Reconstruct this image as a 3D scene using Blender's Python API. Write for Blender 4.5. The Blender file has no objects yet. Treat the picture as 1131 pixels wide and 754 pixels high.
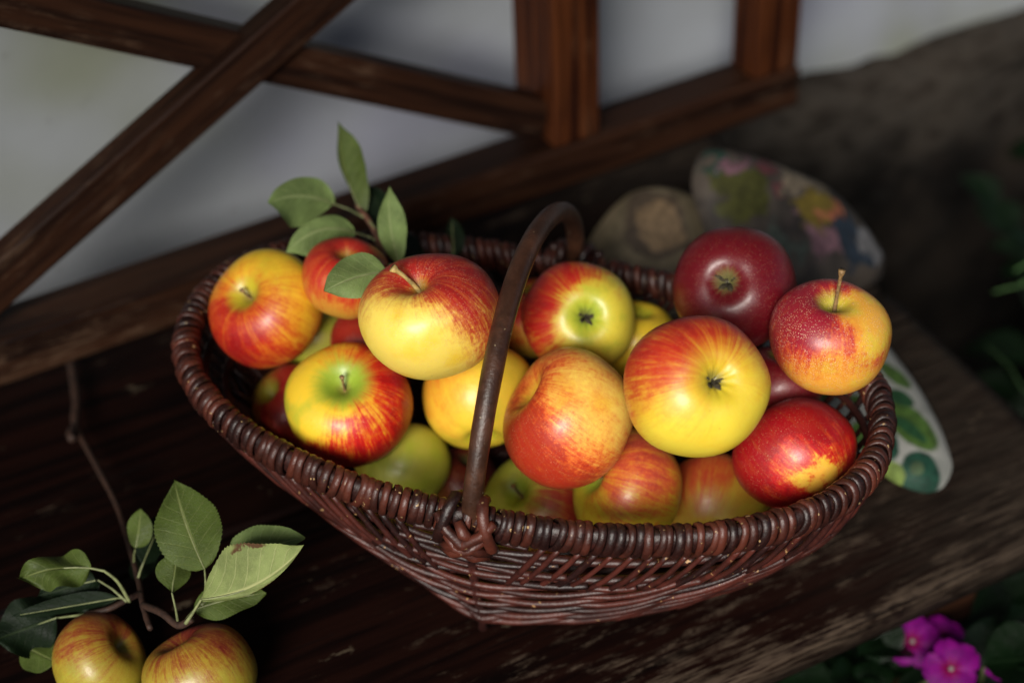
import bpy, math, random
from mathutils import Vector, Matrix, noise
from math import sin, cos, tan, pi, radians, sqrt, atan2, exp
random.seed(7)
sc = bpy.context.scene
col = sc.collection
V = Vector

# ------------------------------------------------------------------ camera frame (metres; z = 0 is the seat top)
FPX = 1850.0
PITCH = radians(41.2); AZ = radians(62)
Fh = V((cos(AZ), sin(AZ), 0)); CR = V((sin(AZ), -cos(AZ), 0))
CF = Fh * cos(PITCH) + V((0, 0, -sin(PITCH)))
CU = Fh * sin(PITCH) + V((0, 0, cos(PITCH)))
CAM = V((-0.3546, -0.64101, 0.80071))
GROUND = -0.45

def ray(x, y): return (CF * FPX + CR * (x - 565.5) - CU * (y - 377)).normalized()
def onz(x, y, z=0.0):
    d = ray(x, y); return CAM + d * ((z - CAM.z) / d.z)
def at(x, y, dist): return CAM + ray(x, y) * dist
def onplane(x, y, O, N):
    d = ray(x, y); return CAM + d * ((O - CAM).dot(N) / d.dot(N))

# ------------------------------------------------------------------ object helpers
def tag(o, label=None, cat=None, group=None, kind=None):
    if label: o['label'] = label
    if cat: o['category'] = cat
    if group: o['group'] = group
    if kind: o['kind'] = kind
    return o

def empty(name, loc, **k):
    o = bpy.data.objects.new(name, None); col.objects.link(o); o.location = loc
    o.empty_display_size = 0.05
    return tag(o, **k)

def origin_of(p):
    o = V((0, 0, 0))
    while p is not None:
        o = o + p.location; p = p.parent
    return o

def mesh_obj(name, verts, faces, mat, parent=None, origin=None, smooth=True, mats=None, midx=None, uvs=None, attr=None):
    """world-space verts -> object; origin defaults to the parent's origin"""
    if origin is None: origin = origin_of(parent) if parent else V((0, 0, 0))
    me = bpy.data.meshes.new(name)
    me.from_pydata([tuple(V(v) - origin) for v in verts], [], faces)
    for m in (mats or [mat]): me.materials.append(m)
    if midx: me.polygons.foreach_set('material_index', midx)
    if smooth: me.polygons.foreach_set('use_smooth', [True] * len(me.polygons))
    if uvs:
        ul = me.uv_layers.new(name='UVMap')
        for l in me.loops: ul.data[l.index].uv = uvs[l.vertex_index]
    if attr:
        a = me.attributes.new('strand', 'FLOAT', 'POINT'); a.data.foreach_set('value', attr)
    me.update()
    o = bpy.data.objects.new(name, me); col.objects.link(o)
    if parent:
        o.parent = parent; o.location = origin - origin_of(parent)
    else: o.location = origin
    return o

class MB:
    def __init__(s): s.v = []; s.f = []; s.a = []; s.m = []
    def add(s, verts, faces, a=0.5, m=0):
        b = len(s.v); s.v += [V(x) for x in verts]
        s.f += [tuple(i + b for i in f) for f in faces]
        s.a += [a] * len(verts); s.m += [m] * len(faces)
    def tube(s, pts, rad, n=8, a=0.5, closed=False, flat=None, m=0, nrm=None):
        """rad: number or list; flat=(ru, rw): u along nrm, w across"""
        N = len(pts); pts = [V(p) for p in pts]
        vs = []; up = None
        for i, p in enumerate(pts):
            if closed: t = pts[(i + 1) % N] - pts[i - 1]
            else: t = pts[min(i + 1, N - 1)] - pts[max(i - 1, 0)]
            if t.length < 1e-9: t = V((0, 0, 1))
            t.normalize()
            if nrm is not None: u = V(nrm[i])
            elif up is None: u = V((0, 0, 1)) if abs(t.z) < .9 else V((1, 0, 0))
            else: u = up
            u = (u - t * u.dot(t)); u.normalize(); up = u
            w = t.cross(u)
            r = rad[i] if isinstance(rad, (list, tuple)) else rad
            fu, fw = flat if flat else (1, 1)
            for k in range(n):
                an = 2 * pi * k / n
                vs.append(p + u * (cos(an) * r * fu) + w * (sin(an) * r * fw))
        fs = []
        for i in range(N if closed else N - 1):
            for k in range(n):
                A = i * n + k; B = i * n + (k + 1) % n; C = ((i + 1) % N) * n + (k + 1) % n; D = ((i + 1) % N) * n + k
                fs.append((A, B, C, D))
        if not closed:
            fs.append(tuple(range(n - 1, -1, -1))); fs.append(tuple((N - 1) * n + k for k in range(n)))
        s.add(vs, fs, a, m)
    def build(s, name, mat, parent=None, origin=None, **k):
        return mesh_obj(name, s.v, s.f, mat, parent, origin, attr=s.a, midx=s.m if 'mats' in k else None, **k)

# ------------------------------------------------------------------ node helpers
class NT:
    def __init__(s, name):
        s.mat = bpy.data.materials.new(name); s.mat.use_nodes = True
        s.t = s.mat.node_tree; s.bsdf = s.t.nodes['Principled BSDF']; s.out = s.t.nodes['Material Output']
    def n(s, typ, ins=None, **props):
        nd = s.t.nodes.new(typ)
        for k, v in props.items(): setattr(nd, k, v)
        for k, v in (ins or {}).items(): s.set(nd.inputs[k], v)
        return nd
    def set(s, inp, v):
        if isinstance(v, bpy.types.NodeSocket): s.t.links.new(v, inp)
        else:
            try: inp.default_value = v
            except Exception: inp.default_value = (*v, 1) if len(v) == 3 else v
    def m(s, op, a, b=0.0, c=None, clamp=False):
        nd = s.n('ShaderNodeMath', operation=op, use_clamp=clamp); s.set(nd.inputs[0], a)
        if len(nd.inputs) > 1: s.set(nd.inputs[1], b)
        if c is not None: s.set(nd.inputs[2], c)
        return nd.outputs[0]
    def vm(s, op, a, b=None, sc=None):
        nd = s.n('ShaderNodeVectorMath', operation=op); s.set(nd.inputs[0], a)
        if b is not None: s.set(nd.inputs[1], b)
        if sc is not None: s.set(nd.inputs['Scale'], sc)
        return nd.outputs['Value'] if op in ('DOT_PRODUCT', 'LENGTH', 'DISTANCE') else nd.outputs['Vector']
    def noise(s, vec, scale, detail=4, rough=.55, dist=0.0, out='Fac'):
        return s.n('ShaderNodeTexNoise', {'Vector': vec, 'Scale': scale, 'Detail': detail, 'Roughness': rough, 'Distortion': dist}).outputs[out]
    def mix(s, fac, a, b, blend='MIX'):
        nd = s.n('ShaderNodeMix', data_type='RGBA', blend_type=blend)
        s.set(nd.inputs[0], fac); s.set(nd.inputs[6], (*a, 1) if isinstance(a, tuple) and len(a) == 3 else a)
        s.set(nd.inputs[7], (*b, 1) if isinstance(b, tuple) and len(b) == 3 else b)
        return nd.outputs[2]
    def ramp(s, v, lo, hi, a=0.0, b=1.0, smooth=True):
        nd = s.n('ShaderNodeMapRange', {'Value': v, 'From Min': lo, 'From Max': hi, 'To Min': a, 'To Max': b}, clamp=True)
        nd.interpolation_type = 'SMOOTHSTEP' if smooth else 'LINEAR'
        return nd.outputs[0]
    def obj(s): return s.n('ShaderNodeTexCoord').outputs['Object']
    def bump(s, h, strength=.3, dist=.001, normal=None):
        ins = {'Height': h, 'Strength': strength, 'Distance': dist}
        if normal is not None: ins['Normal'] = normal
        return s.n('ShaderNodeBump', ins).outputs[0]
    def mapv(s, vec, scale=(1, 1, 1), loc=(0, 0, 0), rot=(0, 0, 0)):
        return s.n('ShaderNodeMapping', {'Vector': vec, 'Scale': scale, 'Location': loc, 'Rotation': rot}).outputs[0]
    def attr(s, name='strand'): return s.n('ShaderNodeAttribute', attribute_name=name).outputs['Fac']
    def fin(s, color=None, rough=None, normal=None, **k):
        b = s.bsdf
        if color is not None: s.set(b.inputs['Base Color'], (*color, 1) if isinstance(color, tuple) and len(color) == 3 else color)
        if rough is not None: s.set(b.inputs['Roughness'], rough)
        if normal is not None: s.set(b.inputs['Normal'], normal)
        for kk, v in k.items(): s.set(b.inputs[kk.replace('_', ' ')], v)
        return s.mat

# ------------------------------------------------------------------ materials
def wood_mat(name, dark, mid, worn, worn_lo=.55, worn_hi=.75, rough=.5, gscale=1.0, spec=.35, seed=0, chip=None, edge=False):
    n = NT(name); o = n.vm('ADD', n.obj(), (seed * 1.3, seed * .7, seed * .37))
    wob = n.noise(n.mapv(o, (2.5, 9, 9)), 1.0, 3)
    oo = n.vm('ADD', o, n.vm('SCALE', n.n('ShaderNodeCombineXYZ', {'Y': wob, 'Z': wob}).outputs[0], sc=.005))
    fine = n.noise(n.mapv(oo, (30 * gscale, 420 * gscale, 420 * gscale)), 1.0, 5, .65)
    grain = n.noise(n.mapv(oo, (5 * gscale, 110 * gscale, 110 * gscale)), 1.0, 5, .6)
    big = n.noise(n.mapv(o, (5, 14, 14)), 1.0, 4, .6)
    patch = n.noise(n.mapv(oo, (34, 95, 95)), 1.0, 7, .78, .3)
    c = n.mix(n.ramp(grain, .35, .65), dark, mid)
    w = n.m('ADD', n.m('MULTIPLY', big, .40), n.m('ADD', n.m('MULTIPLY', patch, .44), n.m('MULTIPLY', fine, .16)))
    if edge:   # the varnish has gone along the front edge of the seat, most at the right where people sit
        sx, sy, sz_ = n.n('ShaderNodeSeparateXYZ', {'Vector': n.obj()}).outputs
        e1 = n.m('MULTIPLY', n.ramp(sy, -.11, -.205), n.ramp(sx, -.15, .15, .35, 1))
        e2 = n.ramp(sy, -.200, -.212)
        w = n.m('ADD', w, n.m('ADD', n.m('MULTIPLY', e1, .055), n.m('MULTIPLY', e2, .06)))
        w = n.m('SUBTRACT', w, n.m('MULTIPLY', n.ramp(sx, .0, -.2), .05))  # left part darkened by colour, standing in for shade there
    wf = n.ramp(w, worn_lo, worn_hi)
    wf = n.m('MULTIPLY', wf, n.ramp(fine, .38, .6))
    c = n.mix(wf, c, worn)
    if edge: c = n.mix(n.m('MULTIPLY', n.ramp(sx, .08, .32), .75), c, n.mix(n.ramp(fine, .3, .7), (.008, .006, .0045), (.036, .027, .020)))
    if chip: 
        cp = n.ramp(n.noise(n.mapv(o, (20, 45, 45)), 1.0, 6, .7), .66, .70)
        c = n.mix(cp, c, chip)
    crack = n.ramp(n.noise(n.mapv(oo, (7, 260, 260)), 1.0, 3, .5), .33, .28)
    c = n.mix(crack, c, tuple(x * .25 for x in dark))
    h = n.m('SUBTRACT', n.m('ADD', n.m('MULTIPLY', grain, .6), n.m('MULTIPLY', fine, .5)), n.m('MULTIPLY', crack, .8))
    r = n.m('ADD', n.m('MULTIPLY', wf, .25), rough)
    return n.fin(c, r, n.bump(h, .55, .0012), Specular_IOR_Level=spec)

def wicker_mat(name, a=(.013, .0030, .0026), b=(.080, .017, .011), tan_=(.42, .24, .10), rough=.33, tanlo=.70):
    n = NT(name); o = n.obj(); s = n.attr()
    big = n.noise(o, 90, 4, .6); fine = n.noise(n.mapv(o, (1, 1, 1)), 700, 3, .6)
    f = n.m('ADD', n.m('MULTIPLY', s, .55), n.m('MULTIPLY', big, .55))
    c = n.mix(n.ramp(f, .25, .85), a, b)
    c = n.mix(n.m('MULTIPLY', n.ramp(fine, .5, .75), .35), c, b)
    sp = n.ramp(n.noise(o, 260, 2, .5), tanlo, tanlo + .05)
    c = n.mix(sp, c, tan_)
    dk = n.ramp(n.noise(n.vm('ADD', o, (1, 2, 3)), 48, 5, .65), .56, .42)
    c = n.mix(n.m('MULTIPLY', dk, .45), c, tuple(q * .35 for q in a))
    r = n.m('ADD', rough, n.m('MULTIPLY', fine, .30))
    return n.fin(c, r, n.bump(n.m('ADD', fine, n.m('MULTIPLY', big, 1.2)), .4, .0007), Specular_IOR_Level=.5)

def apple_mat(name, R, base, green, red, bdir, cover=.0, soft=.45, streak=.5, amount=1.0, patches=(), dots=.35, dew=.12, greentop=.5, orange=.5, calyxg=.35, mot=.5, pw=1.4, seed=0):
    """everything in the apple's own space: +z is the stem end. bdir = direction of the blushed cheek"""
    n = NT(name); o = n.vm('SCALE', n.obj(), sc=1.0 / R)
    os_ = n.vm('ADD', o, (seed * 3.1, seed * 1.7, seed * 2.3))
    sep = n.n('ShaderNodeSeparateXYZ', {'Vector': o}); x, y, z = sep.outputs
    rho = n.m('SQRT', n.m('ADD', n.m('ADD', n.m('MULTIPLY', x, x), n.m('MULTIPLY', y, y)), .0004))
    sv = n.n('ShaderNodeCombineXYZ', {'X': n.m('DIVIDE', x, rho), 'Y': n.m('DIVIDE', y, rho), 'Z': n.m('MULTIPLY', z, .13)}).outputs[0]
    sv = n.vm('ADD', sv, (seed * 1.9, seed, seed * .4))
    st = n.noise(n.vm('SCALE', sv, sc=7.0), 1.0, 6, .72)
    st2 = n.noise(n.vm('SCALE', sv, sc=22.0), 1.0, 3, .6)
    blot = n.noise(os_, 1.5, 4, .6, .4)
    mott = n.noise(os_, 14.0, 4, .7)
    d = n.vm('DOT_PRODUCT', n.vm('NORMALIZE', o), V(bdir).normalized()[:])
    v = n.m('ADD', d, n.m('MULTIPLY', n.m('SUBTRACT', st, .5), streak * 2.2))
    v = n.m('ADD', v, n.m('MULTIPLY', n.m('SUBTRACT', blot, .5), 1.5))
    v = n.m('ADD', v, n.m('MULTIPLY', n.m('SUBTRACT', mott, .5), mot))
    v = n.m('ADD', v, n.m('MULTIPLY', n.m('SUBTRACT', st2, .5), streak * .9))
    st3 = n.noise(n.vm('SCALE', sv, sc=55.0), 1.0, 2, .5)
    v = n.m('ADD', v, n.m('MULTIPLY', n.m('SUBTRACT', st3, .5), streak * .9))
    v = n.m('ADD', v, cover + .10)
    for (pd, size, sf) in patches:
        pdn = V(pd).normalized()[:]
        dd = n.vm('DOT_PRODUCT', n.vm('NORMALIZE', o), pdn)
        dd = n.m('ADD', dd, n.m('MULTIPLY', n.m('SUBTRACT', n.noise(os_, 3.2, 4, .6), .5), .35))
        pm = n.ramp(dd, cos(size) - sf * 1.6, cos(size) + sf * 1.1)
        v = n.m('SUBTRACT', v, n.m('MULTIPLY', pm, pw))
    b1 = n.ramp(v, -.75 * soft * 2, soft * 2 * 1.05)
    b1 = n.m('MULTIPLY', b1, n.ramp(n.m('ADD', n.m('MULTIPLY', st2, .5), n.m('MULTIPLY', st, .5)), .30, .62, .62, 1.0))
    # yellow -> orange -> red
    org = tuple(base[i] * (1 - orange) + red[i] * orange for i in range(3)); org = (org[0] * 1.02, org[1] * .75, org[2] * .7)
    gvar = n.mix(n.ramp(n.noise(os_, 2.1, 3, .5), .45, .75, 0, .8), base, green)
    c = n.mix(n.m('MULTIPLY', n.ramp(b1, 0, .6, 0, 1, False), amount), gvar, org)
    c = n.mix(n.m('MULTIPLY', n.ramp(b1, .38, .95), amount), c, red)
    darkr = (red[0] * .45, red[1] * .3, red[2] * .8)
    c = n.mix(n.m('MULTIPLY', n.ramp(n.m('ADD', v, n.m('MULTIPLY', st, .5)), .9, 1.7), .7 * amount), c, darkr)
    # stem cavity and calyx basin stay green / russet
    top = n.m('MULTIPLY', n.ramp(n.m('ADD', rho, n.m('MULTIPLY', n.m('SUBTRACT', st, .5), .35)), .18 + greentop * .55, .05 + greentop * .25), n.ramp(z, 0, .3))
    c = n.mix(n.m('MULTIPLY', top, min(1, .3 + greentop)), c, (green[0] * .8, green[1] * .95, green[2]))
    rus = n.m('MULTIPLY', n.ramp(n.m('ADD', rho, n.m('MULTIPLY', n.m('SUBTRACT', st2, .5), .2)), .17, .05), n.ramp(z, 0, .2))
    c = n.mix(n.m('MULTIPLY', rus, .7), c, (.16, .12, .03))
    bot = n.m('MULTIPLY', n.ramp(n.m('ADD', rho, n.m('MULTIPLY', n.m('SUBTRACT', st, .5), .3)), calyxg + .15, .08), n.ramp(z, 0, -.3))
    c = n.mix(n.m('MULTIPLY', bot, .85), c, (green[0] * .75, green[1] * .9, green[2] * .9))
    bas = n.m('MULTIPLY', n.ramp(n.m('ADD', rho, n.m('MULTIPLY', n.m('SUBTRACT', st, .5), .25)), .20, .06), n.ramp(z, 0, -.2))
    c = n.mix(n.m('MULTIPLY', bas, .75), c, (.10, .10, .03))
    # lenticels
    vd = n.n('ShaderNodeTexVoronoi', {'Vector': os_, 'Scale': 23.0, 'Randomness': 1.0}, feature='F1')
    dm = n.m('MULTIPLY', n.ramp(vd.outputs['Distance'], .20, .08), n.ramp(n.noise(os_, 3.0, 2), .36, .56))
    c = n.mix(n.m('MULTIPLY', dm, dots), c, (.75, .55, .25))
    # small brown marks
    vb = n.n('ShaderNodeTexVoronoi', {'Vector': os_, 'Scale': 5.0, 'Randomness': 1.0}, feature='F1')
    bm = n.ramp(vb.outputs['Distance'], .055, .03)
    c = n.mix(n.m('MULTIPLY', bm, .6), c, (.10, .05, .015))
    h = n.m('ADD', n.m('MULTIPLY', n.noise(os_, 9, 3), .5), n.m('MULTIPLY', dm, .25))
    rgh = n.m('ADD', .36, n.m('MULTIPLY', mott, .16))
    if dew:
        v1 = n.n('ShaderNodeTexVoronoi', {'Vector': os_, 'Scale': 30.0, 'Randomness': 1.0}, feature='F1')
        dd = n.ramp(v1.outputs['Distance'], .36, .22)
        dd = n.m('MULTIPLY', dd, n.ramp(n.noise(os_, 4.5, 3), .36, .55))
        c = n.mix(n.m('MULTIPLY', dd, .45 * dew), c, (.85, .55, .35))
        h = n.m('ADD', h, n.m('MULTIPLY', dd, 1.1 * dew))
    return n.fin(c, rgh, n.bump(h, .35, .0009), Specular_IOR_Level=.55, Coat_Weight=.12, Coat_Roughness=.2,
                 Subsurface_Weight=.12, Subsurface_Radius=(.6, .25, .08), Subsurface_Scale=.012)

def plain(name, color, rough=.6, nscale=60, var=.35, bump=.2, bd=.0008, **k):
    n = NT(name); o = n.obj(); f = n.noise(o, nscale, 5, .6)
    c = n.mix(n.ramp(f, .3, .7), tuple(x * (1 - var) for x in color), tuple(min(1, x * (1 + var)) for x in color))
    return n.fin(c, rough, n.bump(f, bump, bd), **k)

def leaf_mat(name, color, vein, spots=0.0, gloss=.5, trans=.25):
    n = NT(name); uv = n.n('ShaderNodeUVMap', uv_map='UVMap').outputs[0]
    sep = n.n('ShaderNodeSeparateXYZ', {'Vector': uv}); u = n.m('SUBTRACT', n.m('MULTIPLY', sep.outputs[0], 2), 1); v = sep.outputs[1]
    au = n.m('ABSOLUTE', u)
    wob = n.m('MULTIPLY', n.noise(n.obj(), 70, 2), .25)
    ph = n.m('ADD', n.m('SUBTRACT', n.m('MULTIPLY', v, 7.5), n.m('MULTIPLY', n.m('POWER', au, .8), 1.9)), wob)
    fr = n.m('ABSOLUTE', n.m('SUBTRACT', n.m('FRACT', ph), .5))
    side = n.ramp(fr, .07, .0)
    mid = n.ramp(au, .075, .02)
    fade = n.ramp(au, 1.0, .6, .35, 1)
    vn = n.m('MAXIMUM', mid, n.m('MULTIPLY', n.m('MULTIPLY', side, fade), .55))
    net = n.n('ShaderNodeTexVoronoi', {'Vector': n.obj(), 'Scale': 520.0}, feature='DISTANCE_TO_EDGE').outputs['Distance']
    netm = n.ramp(net, .09, .0)
    nz = n.noise(n.obj(), 55, 4, .6)
    c = n.mix(n.ramp(nz, .3, .7), tuple(x * .72 for x in color), tuple(x * 1.25 for x in color))
    c = n.mix(n.m('MULTIPLY', netm, .22), c, vein)
    c = n.mix(vn, c, vein)
    if spots:
        edge = n.m('ADD', au, n.m('MULTIPLY', n.noise(n.obj(), 110, 4, .7), .9))
        sm = n.m('MULTIPLY', n.ramp(edge, 1.32, 1.40), n.ramp(n.noise(n.obj(), 60, 2), .45, .55))
        c = n.mix(n.m('MULTIPLY', sm, spots), c, (.09, .035, .015))
    h = n.m('SUBTRACT', n.m('MULTIPLY', netm, -.3), vn)
    hh = n.m('SUBTRACT', 0.0, h)
    nrm = n.bump(hh, .5, .0008)
    n.fin(c, gloss, nrm, Specular_IOR_Level=.25)
    tr = n.n('ShaderNodeBsdfTranslucent', {'Color': c, 'Normal': nrm})
    mx = n.n('ShaderNodeMixShader', {0: trans}); n.t.links.new(n.bsdf.outputs[0], mx.inputs[1]); n.t.links.new(tr.outputs[0], mx.inputs[2])
    n.t.links.new(mx.outputs[0], n.out.inputs[0])
    return n.mat

M_seat = wood_mat('seat_wood', (.0018, .0005, .0004), (.0085, .0024, .0015), (.066, .046, .032), .51, .60, .6, 1, .07, 1, chip=(.06, .045, .03), edge=True)
M_frame = wood_mat('frame_wood', (.008, .0032, .002), (.030, .0115, .0055), (.085, .048, .028), .51, .66, .5, 1, .15, 5)
M_frame2 = wood_mat('post_wood', (.016, .004, .0018), (.075, .021, .006), (.14, .062, .028), .52, .70, .5, 1, .15, 9)
M_wick = wicker_mat('willow_brown')
M_wickrim = wicker_mat('willow_rim', (.013, .0032, .0026), (.085, .020, .011), (.45, .30, .14), .30, .69)
M_handle = wicker_mat('handle_willow', (.022, .008, .004), (.085, .034, .018), (.45, .36, .22), .27, .71)
M_stem = plain('apple_stem', (.22, .13, .05), .6, 300, .5, .5)
M_stempale = plain('apple_stem_pale', (.42, .30, .10), .5, 300, .4, .5)
M_calyx = plain('calyx_brown', (.045, .035, .018), .9, 400, .6, .6)
M_twig = plain('twig_bark', (.13, .055, .035), .65, 220, .5, .6)
M_twigb = plain('twig_bark_dark', (.030, .012, .006), .7, 200, .5, .6)
M_petiole = plain('petiole_green', (.17, .19, .08), .5, 200, .3, .2)
M_leafpale = leaf_mat('leaf_underside', (.165, .235, .075), (.28, .34, .14), gloss=.6)
M_leafpale2 = leaf_mat('leaf_underside_spotted', (.22, .27, .09), (.40, .42, .18), spots=.95, gloss=.6)
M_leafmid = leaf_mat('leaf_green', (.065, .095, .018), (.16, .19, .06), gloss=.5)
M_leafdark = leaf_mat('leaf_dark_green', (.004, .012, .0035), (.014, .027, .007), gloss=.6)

# ------------------------------------------------------------------ setting
def rough_ground():
    n = NT('dark_soil'); o = n.obj()
    f = n.noise(o, 14, 6, .65); g = n.noise(o, 90, 4, .6)
    c = n.mix(n.ramp(f, .35, .65), (.003, .0025, .002), (.010, .007, .005))
    c = n.mix(n.m('MULTIPLY', n.ramp(g, .55, .7), .5), c, (.016, .012, .009))
    return n.fin(c, .95, n.bump(n.m('ADD', f, g), .8, .02), Specular_IOR_Level=.15)
S = 600
g = mesh_obj('ground', [(-S, -S, GROUND), (S, -S, GROUND), (S, S, GROUND), (-S, S, GROUND)], [(0, 1, 2, 3)], rough_ground(), smooth=False)
tag(g, kind='structure')

def box(mb, x0, x1, y0, y1, z0, z1, a=.5, m=0, M=None):
    vs = [V((x, y, z)) for z in (z0, z1) for y in (y0, y1) for x in (x0, x1)]
    if M: vs = [M @ v for v in vs]
    mb.add(vs, [(0, 2, 3, 1), (4, 5, 7, 6), (0, 1, 5, 4), (2, 6, 7, 3), (0, 4, 6, 2), (1, 3, 7, 5)], a, m)

def wall_mat():
    n = NT('grey_plaster'); o = n.obj()
    a = n.noise(n.mapv(o, (1, 1, 1.4)), 4.0, 4, .55); b = n.noise(o, 60, 5, .6); d = n.noise(n.vm('ADD', o, (5, 3, 1)), 2.6, 3, .5)
    c = n.mix(n.ramp(a, .3, .7), (.27, .285, .30), (.33, .35, .385))
    c = n.mix(n.m('MULTIPLY', n.ramp(d, .46, .62), .85), c, (.20, .215, .145))
    c = n.mix(n.m('MULTIPLY', n.ramp(n.noise(n.vm('ADD', o, (1, 9, 4)), 3.4, 2, .5), .55, .7), .5), c, (.20, .20, .29))
    c = n.mix(n.m('MULTIPLY', n.ramp(b, .62, .74), .35), c, (.12, .115, .10))
    return n.fin(c, .85, n.bump(n.m('ADD', a, n.m('MULTIPLY', b, .4)), .3, .004), Specular_IOR_Level=.2)
WY = .42
wall = empty('house_wall', (0, WY, GROUND), label='grey plastered house wall behind the bench with stained patches', cat='wall')
# plaster face: slightly uneven sheet over a thick block
mb = MB(); nx, nz = 120, 44; x0, x1, z0, z1 = -3.0, 3.5, -.06, 2.3
vs = []
for j in range(nz + 1):
    for i in range(nx + 1):
        x = x0 + (x1 - x0) * i / nx; z = z0 + (z1 - z0) * j / nz
        vs.append(V((x, WY + .004 * noise.noise(V((x * 3, 0, z * 3))), z)))
fs = [(j * (nx + 1) + i, j * (nx + 1) + i + 1, (j + 1) * (nx + 1) + i + 1, (j + 1) * (nx + 1) + i) for j in range(nz) for i in range(nx)]
mb.add(vs, fs); box(mb, x0, x1, WY + .012, WY + .3, GROUND - .1, z1)
mb.build('plaster', wall_mat(), wall, smooth=True)
def plinth_mat():
    n = NT('stone_plinth'); o = n.obj()
    a = n.noise(o, 9, 6, .65); b = n.noise(n.mapv(o, (1, 1, 2.5)), 30, 5, .6)
    c = n.mix(n.ramp(a, .32, .66), (.002, .0015, .0012), (.015, .011, .008))
    pz = n.n('ShaderNodeSeparateXYZ', {'Vector': o}).outputs[2]
    band = n.m('MULTIPLY', n.ramp(n.m('ADD', pz, n.m('MULTIPLY', a, .25)), .36, .48), n.ramp(b, .30, .60))
    c = n.mix(n.m('MULTIPLY', band, .8), c, (.050, .042, .034))
    c = n.mix(n.m('MULTIPLY', n.ramp(b, .5, .7), .5), c, (.018, .016, .014))
    return n.fin(c, .95, n.bump(n.m('ADD', a, n.m('MULTIPLY', b, .5)), .8, .01), Specular_IOR_Level=.15)
mb = MB(); nx, nz = 260, 24; vs = []
for j in range(nz + 1):
    t = j / nz
    for i in range(nx + 1):
        x = -3 + 6.5 * i / nx
        top = -.048 + .012 * noise.noise(V((x * 9, 2, 0))) + .006 * noise.noise(V((x * 31, 5, 0)))
        if j == nz: p = V((x, WY + .008, top))
        else:
            z = (GROUND - .05) + (top - GROUND + .05) * t / (1 - 1 / nz)
            p = V((x, WY - .035 - .018 * noise.noise(V((x * 7, 1, z * 7))) - .01 * noise.noise(V((x * 25, 4, z * 25))) + (.012 if t > .93 else 0), min(z, top)))
        vs.append(p)
fs = [(j * (nx + 1) + i, j * (nx + 1) + i + 1, (j + 1) * (nx + 1) + i + 1, (j + 1) * (nx + 1) + i) for j in range(nz) for i in range(nx)]
mb.add(vs, fs); pl = mb.build('stone_plinth', plinth_mat(), wall)
pl['label'] = 'rough brown stone plinth with a broken top edge'

# eave added out of view over the bench to cut the sky fill
eave = empty('sky_block_eave', (0, .2, 1.9), label='dark boarded eave added out of view above the bench to block sky light', cat='roof')
mb = MB()
for k in range(14):
    yy = WY - .12 * k; box(mb, -3, 3.5, yy - .117, yy, 1.95 - .02 * k, 1.975 - .02 * k)
mb.build('sky_block_boards', M_frame, eave, smooth=False)
mb = MB()
for k in range(8):
    Mx = Matrix.Translation((-2.6 + k * .8, WY, 2.0)) @ Matrix.Rotation(radians(9.46), 4, 'X')
    mb = MB(); box(mb, -.04, .04, -1.6, -.01, -.02, .06, M=Mx); mb.build('sky_block_rafter', M_frame, eave, smooth=False)
RAFT=0

# ------------------------------------------------------------------ bench
bench = empty('bench', (0, .05, GROUND), label='dark weathered wooden bench with lattice back standing by the wall', cat='bench')
def bevelled(o, w=.0015, seg=2):
    m = o.modifiers.new('bevel', 'BEVEL'); m.width = w; m.segments = seg; m.limit_method = 'ANGLE'; m.angle_limit = radians(35)
    return o
def board(name, x0, x1, y0, y1, zt, th, mat, parent, ends=.004, seed=0, rr=.006):
    """plank with rounded long edges and a softly worn top"""
    nx = 160; mb = MB(); prof = []
    K = 5
    for k in range(K + 1): a = pi / 2 * k / K; prof.append((y0 + rr - rr * sin(pi / 2 - a) , -rr + rr * sin(a)))
    ny = 36
    for k in range(1, ny): prof.append((y0 + rr + (y1 - y0 - 2 * rr) * k / ny, 0))
    for k in range(K + 1): a = pi / 2 * k / K; prof.append((y1 - rr + rr * sin(a), -rr + rr * cos(a)))
    prof.append((y1, -th)); prof.append((y0, -th))
    P = len(prof); vs = []
    for i in range(nx + 1):
        x = x0 + (x1 - x0) * i / nx
        for k, (yy, zz) in enumerate(prof):
            top = k < P - 2
            dz = (.0012 * noise.noise(V((x * 6, yy * 25, seed))) + .0006 * noise.noise(V((x * 25, yy * 130, seed)))) if top else 0
            dy = .0012 * noise.noise(V((x * 14, zz * 30, seed + 3)))
            vs.append(V((x, yy + dy, zt + zz + dz)))
    fs = [(i * P + k, (i + 1) * P + k, (i + 1) * P + (k + 1) % P, i * P + (k + 1) % P) for i in range(nx) for k in range(P)]
    fs += [tuple(range(P)), tuple(nx * P + k for k in range(P - 1, -1, -1))]
    mb.add(vs, fs)
    return mesh_obj(name, mb.v, mb.f, mat, parent, attr=mb.a)
board('seat_board', -1.25, .349, -.162, .085, 0, .024, M_seat, bench, seed=1)
board('seat_board', -1.25, .349, .089, .345, -.001, .024, M_seat, bench, seed=4)
for xx in (-1.1, .24):
    for yy in (-.12, .2):
        mb = MB(); box(mb, xx, xx + .05, yy, yy + .05, GROUND, -.0245); bevelled(mb.build('leg', M_frame, bench, smooth=False), .003)
mb = MB(); box(mb, -1.15, .30, -.115, -.095, -.085, -.0245); bevelled(mb.build('apron', M_frame, bench, smooth=False), .002)

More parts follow.
